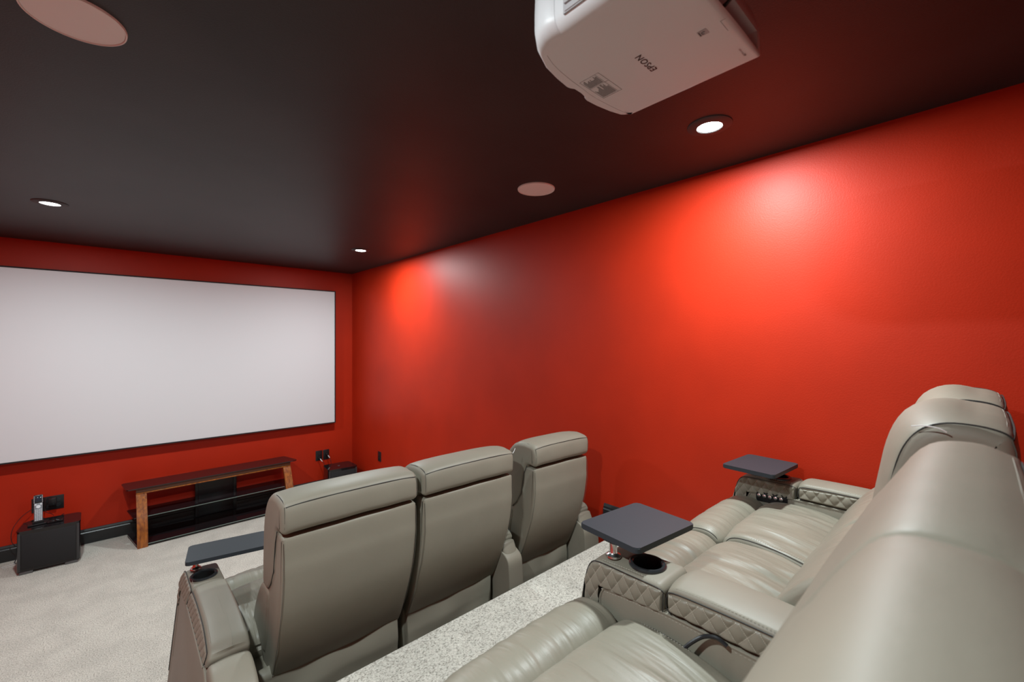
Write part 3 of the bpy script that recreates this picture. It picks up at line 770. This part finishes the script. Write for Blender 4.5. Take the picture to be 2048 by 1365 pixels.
# ------------------------------------------------------------------ subwoofers
def sub(label, x0, x1, y0, y1, h, rz=0):
    t = thing('subwoofer', label, 'speaker', ((x0+x1)/2, y0, 0), rz, 'black subwoofers')
    w2 = (x1-x0)/2; d = y1-y0
    bm = bmesh.new(); P = fillet([(-w2, .02), (-w2+.012, 0), (w2-.012, 0), (w2, .02), (w2-.012, d-.03), (w2-.04, d), (-w2+.04, d), (-w2+.012, d-.03)], .006, 3)
    plane_prism(bm, P, .018, h-.012, 0); plane_prism(bm, [(p.x*1.012, (p.y-.13)*1.02+.13) for p in P], h-.012, h, .003)
    link('cabinet', bm, GLOSSBLK, t, ang=30)
    bm = bmesh.new(); box(bm, (-w2+.026, -.006, .040), (w2-.026, .004, h-.030), .004); link('grille', bm, GRILLE, t)
    bm = bmesh.new()
    for a, b_ in (((-w2+.006, -.0055, .026), (-w2+.022, .006, h-.016)), ((w2-.022, -.0055, .026), (w2-.006, .006, h-.016))): box(bm, a, b_, .002)
    link('side_strip', bm, STRIP, t)
    for a, b_ in ((-w2+.014, -w2+.09), (w2-.09, w2-.014)):
        bm = bmesh.new(); box(bm, (a, -.005, 0), (b_, .035, .020), .002); link('foot', bm, SILV, t)
        bm = bmesh.new(); box(bm, (a, d-.08, 0), (b_, d-.04, .020), .002); link('foot', bm, BLACKP, t)
    return t
sub('glossy black subwoofer with a remote on top, left of the wooden stand', -.592, -.232, 5.160, 5.425, .345, math.radians(-1.5))
sw = sub('glossy black subwoofer in the corner behind the front row', 1.822, 2.160, 5.165, 5.435, .345, math.radians(-3))
bm = bmesh.new(); tube(bm, [(-.01+.012*math.cos(a*.6), .13+.009*math.sin(a*.6), .3462) for a in range(10)], .0008, 4, closed=True); link('emblem', bm, RC_GREY, sw)

# ------------------------------------------------------------------ remote in its cradle and the clutter on the left subwoofer
ZS = .3465
def rot_x(a, o):    # tilt back about x
    return Matrix.Translation(o) @ Matrix.Rotation(a, 4, 'X')
def remote():
    t = thing('remote_control', 'grey remote control with a small screen standing upright on the left subwoofer', 'remote control', (-.485, 5.300, ZS+.0135))
    t.rotation_euler = (math.radians(-14), 0, math.radians(6))
    bm = bmesh.new(); box(bm, (-.025, 0, 0), (.025, .022, .215), .006, 3); link('body', bm, RC_GREY, t)
    bm = bmesh.new(); box(bm, (-.027, -.003, .150), (.027, .024, .218), .006, 3); hd_ = link('display_head', bm, BLACKP, t)
    bm = bmesh.new(); box(bm, (-.017, -.0045, .163), (.017, -.002, .208), .001); link('display', bm, RC_DARK, hd_)
    bm = bmesh.new()
    for k in range(6):
        for s in (-1, 1): box(bm, (s*.0235-.002, -.0055, .156+.010*k), (s*.0235+.002, -.0025, .160+.010*k))
    link('screen_keys', bm, RC_BTN, hd_, smooth=False)
    bm = bmesh.new(); cyl(bm, (0, -.001, .122), .013, .006, 24, M=Matrix.Rotation(PI/2, 4, 'X')); link('navigation_pad', bm, RC_BTN, t)
    bm = bmesh.new()
    for s in (-1, 1):
        for k in range(2): box(bm, (s*.016-.006, -.003, .138+.008*k-.004), (s*.016+.006, 0, .143+.008*k-.004), .001)
    for r in range(8):
        for c in range(4): box(bm, (-.0185+.0105*c, -.0025, .012+.0118*r), (-.0115+.0105*c, 0, .0175+.0118*r))
    link('keypad', bm, RC_BTN, t, smooth=False)
remote()
bm = bmesh.new()
box(bm, (-.060, -.04, 0), (.060, .05, .010), .003); box(bm, (-.034, -.022, .010), (.034, -.014, .030), .002); box(bm, (-.034, .040, .010), (.034, .048, .03), .002)
o = link('charging_cradle', bm, BLACKP); o.location = (-.485, 5.290, ZS); o.rotation_euler = (0, 0, math.radians(6)); tag(o, 'black charging cradle under the upright grey remote', 'cradle')
bm = bmesh.new(); rnd = random.Random(8)
box(bm, (-.045, -.03, 0), (.045, .03, .012), .003)
for k in range(5):
    a = rnd.uniform(0, 3); c = (rnd.uniform(-.02, .02), rnd.uniform(-.015, .015))
    tube(bm, crom([(c[0]+.04*math.cos(a+q*.9)*(1-.08*q), c[1]+.025*math.sin(a+q*.9), .014+.005*math.sin(q*2+k)) for q in range(7)], 4), .0016, 5)
tube(bm, crom([(.03, 0, .012), (.035, .005, .04), (.05, .0, .05)], 4), .003, 6)
o = link('cable_bundle', bm, BLACKP); o.location = (-.385, 5.27, ZS); tag(o, 'small black box heaped with thin coiled cables beside the remote', 'cables')

# ------------------------------------------------------------------ wall plates, plugs, cords
def plate(name, label, loc, w_, h, axis, kind, group=None, cat='outlet'):
    t = thing(name, label, cat, loc, 0 if axis == 'y' else -PI/2, group)
    # local: x along the wall, -y out of the wall, z up
    bm = bmesh.new(); box(bm, (-w_/2, -.006, -h/2), (w_/2, 0, h/2), .003); link('plate', bm, BLACKP, t)
    n = 2 if w_ > .1 else 1
    for i in range(n):
        cx = (i-(n-1)/2)*.062
        if kind == 'duplex':
            for dz in (-.022, .022):
                bm = bmesh.new(); cyl(bm, (cx, -.007, dz), .0165, .004, 24, M=Matrix.Rotation(PI/2, 4, 'X')); link('socket', bm, CUPRIM, t)
        elif kind == 'coax':
            bm = bmesh.new(); cyl(bm, (cx, -.011, .01), .005, .012, 12, M=Matrix.Rotation(PI/2, 4, 'X')); link('connector', bm, BRASS, t)
            for dz in (-.045, .045):
                bm = bmesh.new(); cyl(bm, (cx, -.007, dz), .003, .002, 10, M=Matrix.Rotation(PI/2, 4, 'X')); link('screw', bm, SILV, t)
        else:
            for dz in (-.016, .016):
                bm = bmesh.new(); cyl(bm, (cx, -.008, dz), .003, .004, 12, M=Matrix.Rotation(PI/2, 4, 'X')); link('terminal', bm, SILV, t)
    return t
plate('wall_outlet', 'black outlet plate above the corner subwoofer, left of the pair', (1.846, YF, .440), .080, .124, 'y', 'duplex')
plate('cable_plate', 'black cable plate above the corner subwoofer, right of the pair', (1.932, YF, .440), .074, .124, 'y', 'coax')
plate('speaker_plate', 'small black wall plate low on the right wall near the corner', (XR, 4.767, .512), .080, .114, 'x', 'term')
plate('cable_plate', 'black wall plate half hidden behind the upright remote', (-.512, YF, .430), .076, .122, 'y', 'coax')
plate('wall_outlet', 'wide black double outlet plate right of the upright remote', (-.419, YF, .430), .130, .122, 'y', 'duplex')
def plug(label, x, z, cable, light=False, ln=.03):
    t = thing('power_plug', label, 'plug', (x, YF-.010, z))
    bm = bmesh.new(); box(bm, (-.011, -ln, -.012), (.011, 0, .012), .003); link('body', bm, BLACKP, t)
    bm = bmesh.new(); tube(bm, [(p[0]-x, p[1]-(YF-.010), p[2]-z) for p in crom(cable, 6)], .0028, 8); link('cord', bm, CABLEM, t)
    if light:
        a = Vector(cable[0]); b2 = Vector(cable[1]); d = (b2-a); o_ = Vector((x, YF-.010, z)); s = a+d*.2; e = a+d*1.0
        bm = bmesh.new(); tube(bm, [s-o_, e-o_], .0042, 8); link('cord_sleeve', bm, WHITEP, t)
plug('black plug with pale sleeve in the outlet over the corner subwoofer', 1.840, .418, [(1.842, 5.530, .415), (1.866, 5.505, .375), (1.885, 5.49, .33), (1.89, 5.49, .2), (1.89, 5.48, .06)], True)
plug('black plug with pale sleeve in the cable plate over the corner subwoofer', 1.934, .446, [(1.938, 5.530, .440), (1.956, 5.512, .405), (1.964, 5.49, .35), (1.965, 5.49, .2), (1.965, 5.48, .06)], True)
t = thing('power_adapter', 'black square power adapter plugged in right of the remote', 'plug', (-.425, YF-.012, .425))
bm = bmesh.new(); box(bm, (-.022, -.045, -.005), (.026, 0, .055), .004); link('body', bm, BLACKP, t)
bm = bmesh.new(); tube(bm, crom([(0, -.03, .05), (-.012, -.035, .072), (-.035, -.05, .06), (-.042, -.06, -.01), (-.03, -.08, -.045), (0, -.1, -.06), (.02, -.15, -.066)], 6), .002, 6); link('cord', bm, CABLEM, t)
bm = bmesh.new(); tube(bm, crom([(-.515, 5.55, .435), (-.535, 5.53, .42), (-.60, 5.51, .37), (-.65, 5.50, .28), (-.655, 5.50, .18), (-.61, 5.50, .11), (-.56, 5.49, .09)], 8), .0022, 6)
tag(link('loose_cable', bm, CABLEM), 'thin black cord looping down the wall left of the left subwoofer', 'cable')
bm = bmesh.new(); tube(bm, crom([(-.56, 5.50, .12), (-.61, 5.48, .06), (-.635, 5.46, .008), (-.60, 5.45, .004), (-.56, 5.44, .003)], 8), .0035, 6)
tag(link('loose_cable', bm, CABLEM), 'black cord dropping to the carpet behind the left subwoofer', 'cable')
bm = bmesh.new(); tube(bm, crom([(-.60, 5.46, .004), (-.66, 5.45, .004), (-.70, 5.43, .004), (-.68, 5.40, .004), (-.62, 5.42, .004)], 8), .002, 6)
tag(link('pale_wire', bm, WHITEP), 'thin pale wire lying on the carpet by the left edge', 'wire')
